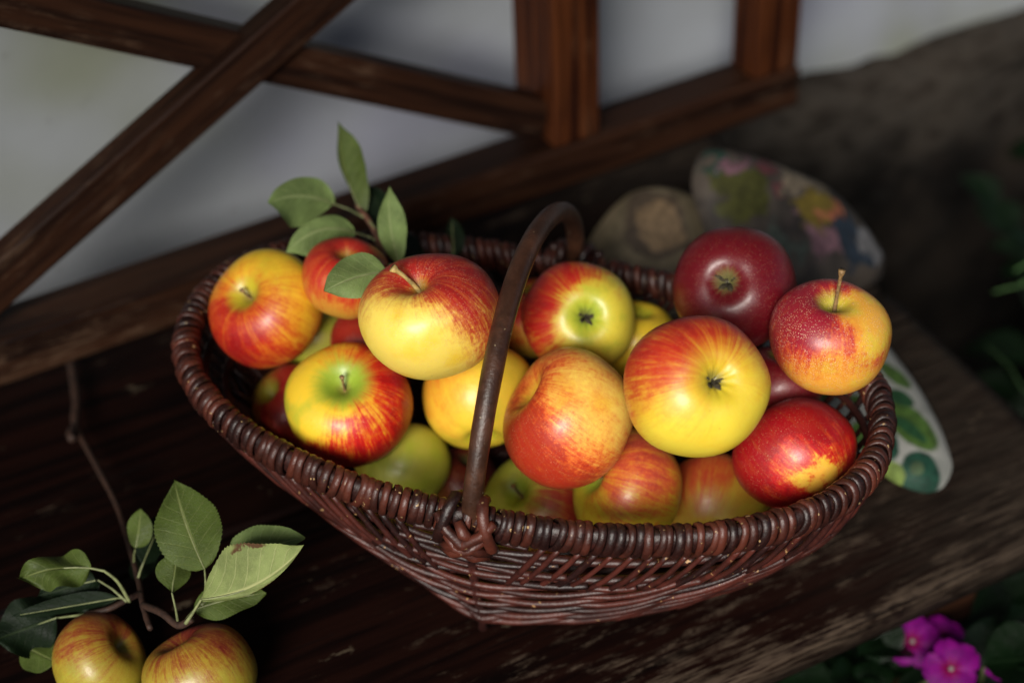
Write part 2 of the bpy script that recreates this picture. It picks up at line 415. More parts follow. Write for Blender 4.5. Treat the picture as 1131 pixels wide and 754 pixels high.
# backrest panel frame
PR = radians(2.6); PT = radians(4)
PO = V((0, .262, 0)); Pu = V((cos(PR), sin(PR), 0)); Pn = V((-sin(PR), cos(PR), 0)); Pv = V((0, 0, 1)) * cos(PT) + Pn * sin(PT); PN = Pu.cross(Pv) * -1
def bar(name, a, b, width, n0, n1, mat, bev=.0015):
    """a,b: panel coordinates of the centreline of the front face, n measured backwards from the panel face"""
    A = PO + Pu * a[0] + Pv * a[1]; B = PO + Pu * b[0] + Pv * b[1]
    X = (B - A); L = X.length; X.normalize(); back = PN
    Y = back.cross(X)
    me_v = []; N = max(2, int(L / .02))
    for i in range(N + 1):
        for (w, nn) in ((-width / 2, n0), (width / 2, n0), (width / 2, n1), (-width / 2, n1)):
            me_v.append((L * i / N, w, nn))
    fs = [(i * 4 + k, i * 4 + (k + 1) % 4, i * 4 + 4 + (k + 1) % 4, i * 4 + 4 + k) for i in range(N) for k in range(4)]
    fs = [f[::-1] for f in fs] + [(0, 1, 2, 3), (N * 4 + 3, N * 4 + 2, N * 4 + 1, N * 4)]
    me = bpy.data.meshes.new(name); me.from_pydata(me_v, [], fs); me.materials.append(mat)
    o = bpy.data.objects.new(name, me); col.objects.link(o); o.parent = bench
    R_ = Matrix((X, Y, back)).transposed().to_4x4()
    o.matrix_local = Matrix.Translation(A - bench.location) @ R_
    import bmesh
    bm = bmesh.new(); bm.from_mesh(me); bmesh.ops.recalc_face_normals(bm, faces=bm.faces); bm.to_mesh(me); bm.free()
    return bevelled(o, bev)
bar('bottom_rail', (-1.22, .052), (.406, .052), .036, 0, .040, M_frame, .003)
bar('back_post', (.191, .0705), (.191, .43), .042, .001, .060, M_frame2, .003)
bar('back_post', (.381, .0705), (.381, .43), .044, .001, .034, M_frame2, .003)
bar('back_post', (-.430, .0705), (-.430, .43), .042, .001, .060, M_frame2, .003)
bar('back_post', (-.830, .0705), (-.830, .43), .042, .001, .060, M_frame2, .003)
bar('top_rail', (-1.22, .448), (.406, .448), .036, 0, .040, M_frame, .003)
bar('cross_brace', (-.408, .4050), (.170, .0900), .031, .010, .030, M_frame, .002)
bar('cross_brace', (-.327, .0718), (.1645, .3350), .032, -.001, .019, M_frame, .002)
bar('cross_brace', (-.810, .090), (-.452, .3465), .031, .010, .030, M_frame, .002)
bar('cross_brace', (-.810, .3350), (-.452, .0850), .032, -.001, .019, M_frame, .002)

# ------------------------------------------------------------------ basket
BC = V((0, .0086, 0)); BR = radians(-43.863); bcr, bsr = cos(BR), sin(BR)
def bl(x, y, z): return V((BC.x + x * bcr - y * bsr, BC.y + x * bsr + y * bcr, z))
def bdir(x, y, z=0): return V((x * bcr - y * bsr, x * bsr + y * bcr, z))
def sp(c, e): return math.copysign(abs(c) ** (2 / e), c)
RA, RB, RE = .2104, .1152, 2.277
def rimp(t): 
    c, s = cos(t), sin(t); x = RA * sp(c, RE); y = RB * sp(s, RE)
    return (x, y, .1195 + .0107 * (x / RA) ** 2)
A2, B2_, E2, LIFT = .150, .094, 1.18, .030
def basep(t):
    c, s = cos(t), sin(t); e = E2 if c < 0 else E2 + .35 * min(1, c * 2); a = A2 if c < 0 else A2 + .032
    x = a * sp(c, e); y = B2_ * sp(s, e)
    return (x, y, .010 + LIFT * abs(x / a) ** 1.6)
def side(t, v):
    r = rimp(t); b = basep(t); v = max(0, min(1, v))
    belly = .004 * sin(pi * v)
    k = 1 - v ** 1.15
    zt = r[2] - .009
    x = b[0] + (r[0] - b[0]) * k; y = b[1] + (r[1] - b[1]) * k
    L = sqrt(x * x + y * y) + 1e-6
    return V((x * (1 + belly / L), y * (1 + belly / L), b[2] + (zt - b[2]) * (1 - v)))
def side_n(t, v):
    e = 1e-3; du = side(t + e, v) - side(t - e, v); dv = side(t, min(1, v + .02)) - side(t, max(0, v - .02))
    n = dv.cross(du); 
    if n.length < 1e-12: n = V((cos(t), sin(t), 0))
    n.normalize(); p = side(t, v)
    if n.x * p.x + n.y * p.y < 0: n = -n
    return n
# equal-arc parametrisation of the rim
NT_ = 2880; ts = [2 * pi * i / NT_ for i in range(NT_ + 1)]
pts = [V(rimp(t)) for t in ts]; arc = [0]
for i in range(NT_): arc.append(arc[-1] + (pts[i + 1] - pts[i]).length)
PER = arc[-1]
def t_of(s):
    s %= PER; lo, hi = 0, NT_
    while hi - lo > 1:
        m = (lo + hi) // 2
        if arc[m] <= s: lo = m
        else: hi = m
    return ts[lo] + (s - arc[lo]) / max(1e-9, arc[hi] - arc[lo]) * (ts[hi] - ts[lo])
basket = empty('wicker_basket', BC, label='dark brown oval wicker basket with arched handle, filled with apples', cat='basket')

# rim core + wraps
mb = MB(); C_ = []
for i in range(200): 
    p = rimp(t_of(PER * i / 200)); C_.append(bl(*p))
mb.tube(C_, .0072, 10, .2, closed=True, nrm=[V((0, 0, 1))] * 200, flat=(1.15, .72)); mb.build('rim_core', M_wick, basket)
mb = MB(); NW = 196
for w in range(NW):
    s0 = PER * (w + random.uniform(-.12, .12)) / NW
    tt0 = t_of(s0)
    t_next = t_of(s0 + .002); T = (V(rimp(t_next)) - V(rimp(tt0))); T.normalize()
    out = V((T.y, -T.x, 0)); out.normalize()
    slant = random.gauss(.0024, .0011); ra = .0067 + random.uniform(-.0006, .0009); rb = .0097 + random.uniform(-.0006, .0007)
    P0 = V(rimp(tt0)); ring = []; nr = []
    for k in range(20):
        an = 2 * pi * k / 20
        off = out * (cos(an) * ra) + V((0, 0, 1)) * (sin(an) * rb)
        ring.append(bl(*(P0 + off + T * (slant * sin(an + .6) + random.uniform(-.00012, .00012)))))
        o2 = out * (cos(an) / ra) + V((0, 0, 1)) * (sin(an) / rb); o2.normalize(); nr.append(bdir(*o2))
    mb.tube(ring, random.uniform(.0022, .0030), 7, random.random(), closed=True, nrm=nr, flat=(.55, 1.0))
mb.build('rim_wrapping', M_wickrim, basket)

# woven sides
mb = MB()
PH1, PH2 = .42, .85
def gfun(ph):
    a = abs(ph); g_ = 0
    if a > .12: g_ += (min(a, PH1) - .12) * .25
    if a > PH1: g_ += (min(a, PH2) - PH1) * .85
    if a > PH2: g_ += (a - PH2) * 1.25
    return g_
dv = 1 / 17.0
for half in (0, 1):
    base_t = -pi / 2 + half * pi
    for c in range(1, 60):
        lat = []
        random.seed(c * 7 + half)
        tone = random.random(); jit = random.uniform(-.006, .006)
        # split into runs where 0<v<1
        for sgn in (-1, 1):
            run = []; N = 150
            for i in range(N + 1):
                ph = sgn * (pi / 2) * i / N * .999
                v = c * dv - gfun(ph) + jit + .01 * noise.noise(V((ph * 5, c * 3.1, half)))
                if v < .0 or v > 1.0: 
                    if v < 0: 
                        break
                    continue
                if v < .36 * max(0, min(1, (abs(ph) - .10) / .22)): break
                # even arc in angle: use superellipse angle directly
                t = base_t + ph
                off = .0016 * cos(abs(ph) * 13.0 + c * pi)
                n_ = side_n(t, v); p = side(t, v) + n_ * off
                run.append(bl(*p))
            if len(run) > 4:
                mb.tube(run, .0018 + .0005 * random.random(), 6, tone, nrm=None)
mb.build('woven_sides', M_wick, basket)
# open band of slanted rods between the rim and the packed weave
mb2 = MB(); mb3 = MB(); random.seed(5); ns = 112
for k in range(ns):
    s0 = PER * (k + .5 + random.uniform(-.18, .18)) / ns; t0 = t_of(s0); x0_ = side(t0, 0).x
    if abs(x0_) < .040: continue
    tow = (1 if cos(t0) > 0 else -1) * (1 if sin(t0) > 0 else -1)   # +t runs towards the handle?
    sh = tow * random.uniform(.010, .015) * min(1, (.2105 - abs(x0_)) / .04 + .15)
    L = []
    for i in range(9):
        f = i / 8; tt = t_of(s0 + sh * f); L.append(bl(*(side(tt, f * .42) + side_n(tt, f * .42) * (.0022 - .005 * max(0, f - .62)))))
    (mb2 if cos(t0) > 0 else mb3).tube(L, random.uniform(.0015, .0021), 6, random.random(), nrm=None)
mb2.build('open_rods', M_wick, basket); mb3.build('open_rods', M_wick, basket)
random.seed(11)
# ribs: lengthwise rods inside the weave and radial stakes
mb = MB()
for v in (.16, .36, .58, .80, .99):
    L = []
    for i in range(160):
        t = 2 * pi * i / 160; L.append(bl(*(side(t, v) - side_n(t, v) * (.003 if v < .95 else 0))))
    mb.tube(L, .0028, 7, .3 + v * .3, closed=True, nrm=[V((0, 0, 1))] * 160)
for k in range(46):
    t = t_of(PER * (k + .5) / 46); L = [bl(*(side(t, v / 10) - side_n(t, v / 10) * .0042)) for v in range(4, 11)]
    mb.tube(L, .0024, 6, random.random())
mb.build('ribs', M_wick, basket)
# base weave
mb = MB()
for k in range(1, 15):
    f = k / 15; L = []
    for i in range(120):
        t = 2 * pi * i / 120; p = basep(t); L.append(bl(p[0] * f, p[1] * f, .008 + (p[2] - .010) * f ** 1.6 + .0012 * cos(20 * t + k * pi)))
    mb.tube(L, .0026, 5, random.random(), closed=True, nrm=[V((0, 0, 1))] * 120, flat=(1, 1.4))
mb.build('woven_base', M_wick, basket)
# handle hoop (arch above the rim, hoop continues down the flanks as the middle rib)
mb = MB(); L = []; rr = []
N = 60; HH = .097; fy = .1152
for i in range(N + 1):
    a = pi * i / N
    L.append(bl(.001 + .0015 * sin(3 * a), -cos(a) * fy, .1205 + sin(a) * HH)); rr.append(.0055 + .0006 * sin(a) + .0003 * noise.noise(V((a * 4, 0, 0))))
L = [bl(.001, -fy + .001, .108)] + L + [bl(.001, fy - .001, .108)]; rr = [.0062] + rr + [.0062]
mb.tube(L, rr, 14, .55); mb.build('handle', M_handle, basket)
mb = MB()
for sgn in (-1, 1):
    t = sgn * pi / 2; L = []
    for i in range(14):
        v = i / 13; L.append(bl(*(side(t, v) + side_n(t, v) * (-.0012))))
    L.append(bl(0, sgn * (B2_ + .001), .0035)); L.append(bl(0, sgn * (B2_ - .012), .0035))
    mb = MB(); mb.tube(L, .0030, 8, .4); mb.build('middle_rib', M_wick, basket)
mb = MB()
for sgn in (-1, 1):
    mb = MB(); Y0 = sgn * fy
    def hp(x, out, z): return bl(x, Y0 + sgn * out, z)
    for s2 in (-1, 1):
        # strands hugging the handle foot: from inside, over the rim, flaring outwards
        mb.tube([hp(s2 * .0070, -.008, .129), hp(s2 * .0078, .000, .1365), hp(s2 * .0095, .0068, .1325), hp(s2 * .0125, .0108, .122), hp(s2 * .0155, .0098, .111), hp(s2 * .015, .004, .104)],
                [.0032, .0034, .0036, .0036, .0034, .003], 8, random.random(), flat=(1, 1))
        mb.tube([hp(s2 * .0165, .0075, .129), hp(s2 * .010, .0115, .121), hp(s2 * .001, .0140, .1145), hp(-s2 * .008, .0125, .109), hp(-s2 * .014, .007, .104)],
                [.0026, .0032, .0034, .0032, .0024], 8, random.random() * .8 + .2)
        mb.tube([hp(s2 * .012, .010, .1165), hp(s2 * .004, .0142, .1105), hp(-s2 * .006, .0132, .1045), hp(-s2 * .013, .008, .101)], [.002, .003, .003, .002], 8, .9)
    mb.tube([hp(-.004, .0085, .126), hp(.0, .0125, .1215), hp(.005, .0125, .1165)], [.0028, .0036, .0026], 8, 1.0)
    mb.build('handle_binding', M_wickrim, basket)

# ------------------------------------------------------------------ apples
def apple_mesh(name, R, seed, mat, squash=.90, taper=.10, lobes=5, skew=.05, openc=1.0):
    rnd = random.Random(seed); nt, nph = 44, 56; vs = []
    ph0 = rnd.random() * 6; e1 = rnd.uniform(-.02, .02); tx, ty = rnd.uniform(-skew, skew), rnd.uniform(-skew, skew)
    for i in range(nt + 1):
        th = pi * i / nt
        for k in range(nph):
            a = 2 * pi * k / nph
            rho = sin(th) ** .92 * (1 + taper * cos(th) - .02 * cos(2 * th))
            z = squash * math.copysign(abs(cos(th)) ** .88, cos(th))
            if cos(th) > 0: z -= .40 * openc * exp(-(rho / .27) ** 1.5)
            else:
                z += .38 * openc * exp(-(rho / .24) ** 1.45)
                z -= .007 * cos(lobes * a + ph0) * exp(-((rho - .42) / .22) ** 2) + .012 * cos(10 * a + ph0 * 2) * exp(-((rho - .16) / .08) ** 2)
            rr = rho * (1 + .012 * cos(lobes * a + ph0) * (1 - .4 * cos(th)) + e1 * cos(2 * a))
            nz_ = 1 + .028 * noise.noise(V((cos(a) * rho * 1.3 + seed, sin(a) * rho * 1.3, z * 1.3)))
            x = rr * cos(a) * nz_ + tx * z; y = rr * sin(a) * nz_ + ty * z; z = z * nz_ + (x * tx * 1.2)
            vs.append((x * R, y * R, z * R))
    top = len(vs)
    fs = [(i * nph + k, (i + 1) * nph + k, (i + 1) * nph + (k + 1) % nph, i * nph + (k + 1) % nph) for i in range(1, nt - 1) for k in range(nph)]
    fs += [(0, nph + k, nph + (k + 1) % nph) for k in range(nph)]
    last = nt * nph
    fs += [(last, (nt - 1) * nph + (k + 1) % nph, (nt - 1) * nph + k) for k in range(nph)]
    me = bpy.data.meshes.new(name)
    me.from_pydata(vs, [], fs); me.materials.append(mat); me.polygons.foreach_set('use_smooth', [True] * len(fs)); me.update()
    return me

def local_obj(name, mb, mat, parent):
    me = bpy.data.meshes.new(name); me.from_pydata([tuple(v) for v in mb.v], [], mb.f); me.materials.append(mat)
    me.polygons.foreach_set('use_smooth', [True] * len(mb.f)); me.update()
    o = bpy.data.objects.new(name, me); col.objects.link(o); o.parent = parent; return o

YEL = (.82, .54, .028); YG = (.58, .50, .025); GRN = (.36, .42, .03); RED = (.46, .010, .006); DRED = (.19, .003, .008); ORG = (.62, .07, .012); OLV = (.42, .36, .03)
PALEY = (.88, .66, .11)
def make_apple(idx, pos, R, axis_px, pole, label, base, green, red, bl_px, cover, stem=None, group='apples heaped in the basket', squash=.90, taper=.10, patches=(), stem_mat=None, spin=0.0, **mk):
    """axis_px: where the visible pole sits relative to the centre (fraction of radius, image right/up); pole 's' stem or 'c' calyx"""
    P = V(pos); view = (P - CAM).normalized(); r_ = view.cross(V((0, 0, 1))).normalized(); u_ = r_.cross(view)
    def cam(dx, dy, dz=None):
        if dz is None: dz = sqrt(max(.02, 1 - dx * dx - dy * dy))
        return (r_ * dx + u_ * dy - view * dz).normalized()
    Z = cam(*axis_px)
    if pole == 'c': Z = -Z
    X = (V((1, 0, 0)) - Z * Z.x); 
    if X.length < .2: X = V((0, 1, 0)) - Z * Z.y
    X.normalize(); Y = Z.cross(X); Rm = Matrix((X, Y, Z)).transposed()
    Ri = Rm.transposed()
    mat = apple_mat('apple_skin_%d' % idx, R, base, green, red, Ri @ cam(*bl_px), cover, patches=[(Ri @ cam(*p[0]), p[1], p[2]) for p in patches], seed=idx, **mk)
    me = apple_mesh('apple', R, idx, mat, squash, taper)
    o = bpy.data.objects.new('apple', me); col.objects.link(o)
    o.matrix_world = Matrix.Translation(P) @ Rm.to_4x4()
    o.rotation_mode = 'XYZ'
    tag(o, label, 'apple', group)
    rnd = random.Random(idx * 13)
    # calyx: little dried sepals in the basin
    mb = MB(); zb = -(squash - .37) * R * 1.0
    for k in range(5):
        a = 2 * pi * k / 5 + rnd.random() * .4; d = V((cos(a), sin(a), 0)); s = V((-sin(a), cos(a), 0))
        tipz = zb - R * rnd.uniform(.14, .22); L = R * rnd.uniform(.19, .27)
        pts = [d * (R * .02) + V((0, 0, zb + .01 * R)), d * (L * .55) + V((0, 0, zb - .10 * R)), d * L * rnd.uniform(.5, 1.0) + s * rnd.uniform(-.03, .03) * R + V((0, 0, tipz))]
        mb.tube(pts, [R * .055, R * .050, R * .008], 6, flat=(.35, 1))
    for k in range(6):
        a = rnd.random() * 6.28; mb.tube([V((0, 0, zb + .02 * R)), V((cos(a) * .04 * R, sin(a) * .04 * R, zb - .10 * R))], [R * .010, R * .006], 5)
    local_obj('calyx', mb, M_calyx, o)
    if stem:
        L, bx, by, thick = stem
        b = Ri @ (r_ * bx + u_ * by)
        z0_ = (squash - .42) * R
        pts = [V((0, 0, z0_ - .02 * R)), V((b.x * .28 * L, b.y * .28 * L, z0_ + L * .38)), V((b.x * .62 * L, b.y * .62 * L, z0_ + L * .72)), V((b.x * L, b.y * L, z0_ + L))]
        mb = MB(); q = []
        for i in range(13):
            t = i / 12 * 3; k = min(2, int(t)); f = t - k; q.append(pts[k].lerp(pts[k + 1], f))
        rads = [thick * (1.15 - .3 * sin(pi * i / 12)) * (1.0 + (.55 if i >= 11 else 0)) for i in range(13)]
        mb.tube(q, rads, 8); local_obj('stem', mb, stem_mat or M_stem, o)
    return o
S_ = .0009
make_apple(1, [-0.1165, 0.1276, 0.134], .0355, (-.50, .46), 's', 'large orange and yellow apple at the left rear end of the basket, below the leaves', YEL, YG, RED, (-.65, -.60, .45), -.08,
           stem=(.012, 0, .1, S_), streak=.32, soft=.6, mot=.9, greentop=.45, orange=.55, dots=.2)
make_apple(2, [-0.0572, 0.0145, 0.1888], .0378, (-.26, .74), 's', 'big yellow apple with red shoulders and a pale bent stem, topmost on the left side', PALEY, YEL, (.44, .020, .014), (.35, .95, .10), .12,
           stem=(.021, -.55, .15, .0014), stem_mat=M_stempale, streak=.45, soft=.42, greentop=.05, orange=.6, dots=.5, dew=.35, squash=.93, taper=.13, mot=1.1, pw=1.0, patches=[((-.35, -.40, .8), .62, .30)])
make_apple(3, [-0.0998, 0.0442, 0.1148], .0366, (-.10, .50), 's', 'red apple with a green stem hollow facing up, front left against the rim', YEL, GRN, (.56, .008, .005), (.70, -.62, .25), .62,
           stem=(.015, .02, .12, .0009), streak=.55, soft=.42, greentop=.80, orange=.45, dots=.3, patches=[((-.50, -.10, .85), .40, .15), ((.42, -.12, .9), .28, .12), ((-.8, .3, .4), .4, .2)])
make_apple(4, [0.0474, 0.0274, 0.1379], .0340, (.17, .07), 'c', 'green and red apple showing its dark calyx, just right of the handle', (.68, .55, .05), GRN, (.48, .014, .010), (-.80, .35, .15), -.05,
           streak=.40, soft=.42, calyxg=.45, orange=.5, patches=[((.2, .0, 1), .45, .2)])
make_apple(5, [0.0014, -0.042, 0.1318], .0392, (-.80, .50), 's', 'mottled orange apple with its stem hollow hidden behind the lower handle', PALEY, YEL, (.62, .045, .010), (-.40, -.35, .45), .58,
           streak=.25, soft=.9, mot=1.8, greentop=.35, orange=.7, amount=.95, dots=.35, patches=[((.30, .15, .95), .50, .25)])
make_apple(6, [0.0400, -0.1085, 0.1952], .0376, (.38, .19), 'c', 'largest yellow apple with dark calyx turned to the viewer, in the middle right', (.80, .61, .05), YEL, (.52, .03, .012), (-.45, .88, -.05), -.02,
           streak=.35, soft=.5, calyxg=.55, orange=.6, dots=.25, taper=.05, squash=.88)
make_apple(7, [0.122, -0.025, 0.1714], .0363, (-.20, .13), 'c', 'deep crimson apple at the back right, its calyx facing forward', (.55, .16, .03), (.25, .18, .06), DRED, (.0, .3, .6), 1.4,
           streak=.2, soft=.4, calyxg=.12, orange=.8, dots=.15)
make_apple(8, [0.1408, -0.0932, 0.175], .0330, (.0, .78), 's', 'pink and orange speckled apple with a long upright stem at the right end', (.82, .40, .045), (.66, .58, .05), (.46, .02, .030), (-.40, .30, .6), .42,
           stem=(.031, .02, .05, .00115), pw=2.0, streak=.2, soft=.75, mot=1.4, greentop=.40, orange=.6, dew=1.0, dots=.5, squash=.97, taper=.15, patches=[((.58, .50, .60), .48, .12), ((.1, -.8, .5), .3, .4)])
make_apple(9, [0.1165, -0.1071, 0.1058], .0350, (.80, -.58), 'c', 'glossy red apple with an orange patch lying against the right front rim', (.80, .40, .05), YG, (.50, .006, .008), (-.4, .4, .6), .9, pw=2.0, mot=1.2,
           streak=.3, soft=.4, calyxg=.06, orange=.5, dots=.4, squash=.92, taper=.04, patches=[((.12, -.16, .95), .30, .10), ((.50, -.20, .7), .18, .08)])
make_apple(10, [0.0336, -0.0601, 0.0749], .0346, (-.82, .25), 's', 'yellow green apple with a red streaked cheek resting inside the front rim', YG, GRN, (.52, .05, .022), (.15, .55, .7), -.22,
           stem=(.015, 0, .2, S_), streak=.5, soft=.6, mot=1.1, greentop=.55, orange=.45, amount=.9, dots=.3)
make_apple(11, [0.0878, -0.0725, 0.0421], .0341, (.1, .70, -.7), 's', 'olive yellow apple with a dull red top, half hidden behind the front rim', (.45, .36, .03), OLV, (.42, .04, .014), (-.35, .85, .35), -.35,
           streak=.35, soft=.6, orange=.5, dots=.1)
make_apple(12, [-0.0207, 0.0289, 0.0992], .0338, (.05, -.88), 'c', 'plain golden yellow apple tucked beneath the big yellow one, left of the handle', (.80, .55, .04), YG, ORG, (-.8, .3, .3), -.95,
           streak=.2, soft=.5, calyxg=.3, dots=.15)
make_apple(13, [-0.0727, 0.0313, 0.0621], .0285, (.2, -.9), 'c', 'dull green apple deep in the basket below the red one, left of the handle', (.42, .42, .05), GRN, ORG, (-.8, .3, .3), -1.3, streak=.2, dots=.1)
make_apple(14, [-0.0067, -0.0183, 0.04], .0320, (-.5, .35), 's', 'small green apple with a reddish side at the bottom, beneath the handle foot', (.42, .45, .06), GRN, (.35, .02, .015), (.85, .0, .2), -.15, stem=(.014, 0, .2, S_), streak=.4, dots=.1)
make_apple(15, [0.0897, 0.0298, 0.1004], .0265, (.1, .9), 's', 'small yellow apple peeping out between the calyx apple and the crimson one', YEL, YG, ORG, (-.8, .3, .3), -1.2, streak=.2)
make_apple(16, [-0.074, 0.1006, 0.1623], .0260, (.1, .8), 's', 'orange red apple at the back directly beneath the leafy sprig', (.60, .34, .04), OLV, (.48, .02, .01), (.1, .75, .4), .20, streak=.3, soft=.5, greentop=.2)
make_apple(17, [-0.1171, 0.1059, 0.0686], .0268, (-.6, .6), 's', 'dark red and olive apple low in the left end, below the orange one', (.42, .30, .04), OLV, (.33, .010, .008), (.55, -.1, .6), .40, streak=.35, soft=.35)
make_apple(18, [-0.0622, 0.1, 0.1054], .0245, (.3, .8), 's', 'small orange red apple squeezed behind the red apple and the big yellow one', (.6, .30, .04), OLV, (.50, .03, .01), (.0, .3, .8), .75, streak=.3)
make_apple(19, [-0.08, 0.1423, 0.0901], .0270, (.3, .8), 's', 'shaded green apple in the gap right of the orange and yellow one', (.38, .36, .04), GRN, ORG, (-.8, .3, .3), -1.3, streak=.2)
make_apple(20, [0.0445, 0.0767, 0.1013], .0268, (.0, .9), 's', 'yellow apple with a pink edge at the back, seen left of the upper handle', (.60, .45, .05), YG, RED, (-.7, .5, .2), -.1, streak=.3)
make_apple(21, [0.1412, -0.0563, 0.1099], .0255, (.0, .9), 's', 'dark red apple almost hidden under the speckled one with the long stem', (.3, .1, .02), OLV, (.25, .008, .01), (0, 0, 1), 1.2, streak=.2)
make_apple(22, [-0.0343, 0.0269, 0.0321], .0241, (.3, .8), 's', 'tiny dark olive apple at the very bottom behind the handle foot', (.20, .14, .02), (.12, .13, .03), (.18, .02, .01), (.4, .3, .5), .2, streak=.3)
# two loose apples, lower left of the seat; shade put into their skin colours
def onseat(px, py, R):
    p = onz(px, py, R * .93); return p
make_apple(31, onseat(108, 731, .0275), .0275, (.78, .28), 's', 'green and dull red apple lying on the seat, the left one of the loose pair', (.36, .32, .03), (.26, .30, .03), (.20, .012, .010), (.15, .98, .1), -.20,
           group='loose apples on the seat', streak=.6, soft=.7, mot=1.0, greentop=.2, dots=.3)
make_apple(32, onseat(222, 747, .0315), .0315, (-.35, .90, .25), 's', 'green and dull red apple under the leafy twig, the right one of the loose pair', (.38, .33, .03), (.26, .30, .03), (.19, .012, .010), (.1, .98, .1), -.18,
           group='loose apples on the seat', streak=.6, soft=.7, mot=1.0, greentop=.1, dots=.3)

# ------------------------------------------------------------------ leaves
def leaf(name, base, tip, width, mat, parent, bend=V((0, 0, 0)), roll=0.0, fold=.35, petiole=None, wave=.0, serr=.025, asym=(1, 1), pet_r=.0009, seed=0, pmat=None, peak=.42):
    base, tip = V(base), V(tip); ax = tip - base; L = ax.length; mid = (base + tip) / 2
    view = (mid - CAM).normalized()
    nv, nu = 48, 5; ver = []; uvs = []; faces = []
    for j in range(nv + 1):
        t = j / nv
        c = base + ax * t + bend * (4 * t * (1 - t))
        tg = (ax + bend * (4 - 8 * t)).normalized()
        s0 = tg.cross(view).normalized(); n0 = s0.cross(tg).normalized()
        s = s0 * cos(roll) + n0 * sin(roll); n_ = n0 * cos(roll) - s0 * sin(roll)
        tt = t ** (math.log(.5) / math.log(peak))
        w = width / 2 * (sin(pi * tt) ** .75) * (1 + .10 * noise.noise(V((t * 4, seed * 3.7, 0)))) if 0 < tt < 1 else 0
        if t > .86: w *= 1 - .35 * ((t - .86) / .14)
        w *= 1 + serr * (2 * ((j * .5) % 1) - .5) * 2 if j % 2 else 1
        for k in range(-nu, nu + 1):
            f = k / nu; ww = w * (asym[0] if f < 0 else asym[1])
            fo = fold * (1 - .25 * abs(f))
            ver.append(c + s * (f * ww * cos(fo)) + n_ * (abs(f) * ww * sin(fo) + (wave + .10) * width * sin(t * 9 + f * 2 + seed) * abs(f) * .5 - .10 * width * t * t * (1 + sin(seed * 2.1))))
            uvs.append(((f + 1) / 2, t))
    W = 2 * nu + 1
    for j in range(nv):
        for k in range(W - 1): faces.append((j * W + k, j * W + k + 1, (j + 1) * W + k + 1, (j + 1) * W + k))
    o = mesh_obj(name, ver, faces, mat, parent, uvs=uvs)
    mb = MB()
    rib = [base + ax * (t / 14) + bend * (4 * (t / 14) * (1 - t / 14)) for t in range(0, 14)]
    # midrib slightly sunk into the blade, petiole in front of it
    path = [V(p) for p in (petiole or [])]; path = path + rib
    rad = [pet_r * (1.0 - .35 * q_ / max(1, len(path) - len(rib))) for q_ in range(len(path) - len(rib))] + [pet_r * (.55 - .40 * t / 14) for t in range(14)]
    mb.tube(path, rad, 6); 
    mesh_obj('leaf_stalk', mb.v, mb.f, pmat or M_petiole, o, origin=origin_of(o))
    return o
def smooth_path(P, n=6):
    P = [V(p) for p in P]; out = []
    for i in range(len(P) - 1):
        p0 = P[max(i - 1, 0)]; p1 = P[i]; p2 = P[i + 1]; p3 = P[min(i + 2, len(P) - 1)]
        for k in range(n):
            t = k / n
            out.append(.5 * ((2 * p1) + (p2 - p0) * t + (2 * p0 - 5 * p1 + 4 * p2 - p3) * t * t + (3 * p1 - p0 - 3 * p2 + p3) * t ** 3))
    out.append(P[-1]); return out

# sprig in the basket
mb = MB()
J = at(424, 292, 1.035)
mb.tube(smooth_path([J, at(418, 266, 1.05), at(410, 248, 1.065), at(394, 226, 1.08)]), [.0026 - .0009 * i / 18 for i in range(19)], 8)
sprig = mb.build('apple_sprig', M_twig, origin=J)
tag(sprig, 'leafy apple sprig with pale green leaves rising from the rear left of the basket', 'sprig')
leaf('leaf', at(368, 225, 1.075), at(293, 223, 1.05), .033, M_leafpale, sprig, bend=V((0, 0, .006)), roll=.25, fold=.15, petiole=smooth_path([at(402, 240, 1.07), at(385, 231, 1.075)]), asym=(.75, 1.35), seed=1)
leaf('leaf', at(392, 257, 1.05), at(316, 279, 1.03), .034, M_leafpale, sprig, bend=V((0, 0, .010)), roll=.2, fold=.15, petiole=smooth_path([at(420, 268, 1.05), at(406, 261, 1.05)]), asym=(.45, 1.35), seed=2)
leaf('leaf', at(402, 238, 1.075), at(377, 136, 1.09), .026, M_leafmid, sprig, bend=V((-.005, .0, 0)), roll=.9, fold=.7, petiole=smooth_path([at(420, 262, 1.055), at(411, 248, 1.06)]), asym=(1.2, .8), seed=3, peak=.5, pmat=M_petiole)
leaf('leaf', at(441, 290, 1.02), at(433, 208, 1.035), .020, M_leafpale, sprig, bend=V((-.003, 0, 0)), roll=.5, fold=.3, petiole=smooth_path([at(430, 296, 1.03), at(436, 294, 1.025)]), seed=4, peak=.45)
leaf('leaf', at(428, 300, .965), at(358, 322, .955), .030, M_leafpale, sprig, bend=V((0, 0, .003)), roll=-.4, fold=.25, petiole=smooth_path([J, at(432, 292, .99)]), asym=(1.1, .9), seed=5)
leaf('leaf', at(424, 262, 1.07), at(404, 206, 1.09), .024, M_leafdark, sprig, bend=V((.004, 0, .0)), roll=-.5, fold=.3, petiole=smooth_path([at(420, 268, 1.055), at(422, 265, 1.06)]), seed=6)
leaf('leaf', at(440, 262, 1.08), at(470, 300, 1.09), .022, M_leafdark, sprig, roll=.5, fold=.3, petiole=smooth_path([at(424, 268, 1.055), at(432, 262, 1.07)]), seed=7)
mb = MB(); K0 = at(497, 300, 1.08)
mb.tube(smooth_path([K0, at(500, 285, 1.085), at(501, 274, 1.09)]), .0009, 6)
lone = mb.build('loose_leaf', M_petiole, origin=K0)
tag(lone, 'single dark green leaf standing behind the big yellow apple with red shoulders', 'leaf')
leaf('leaf_blade', at(501, 285, 1.09), at(499, 240, 1.10), .017, M_leafdark, lone, roll=.7, fold=.4, seed=8)

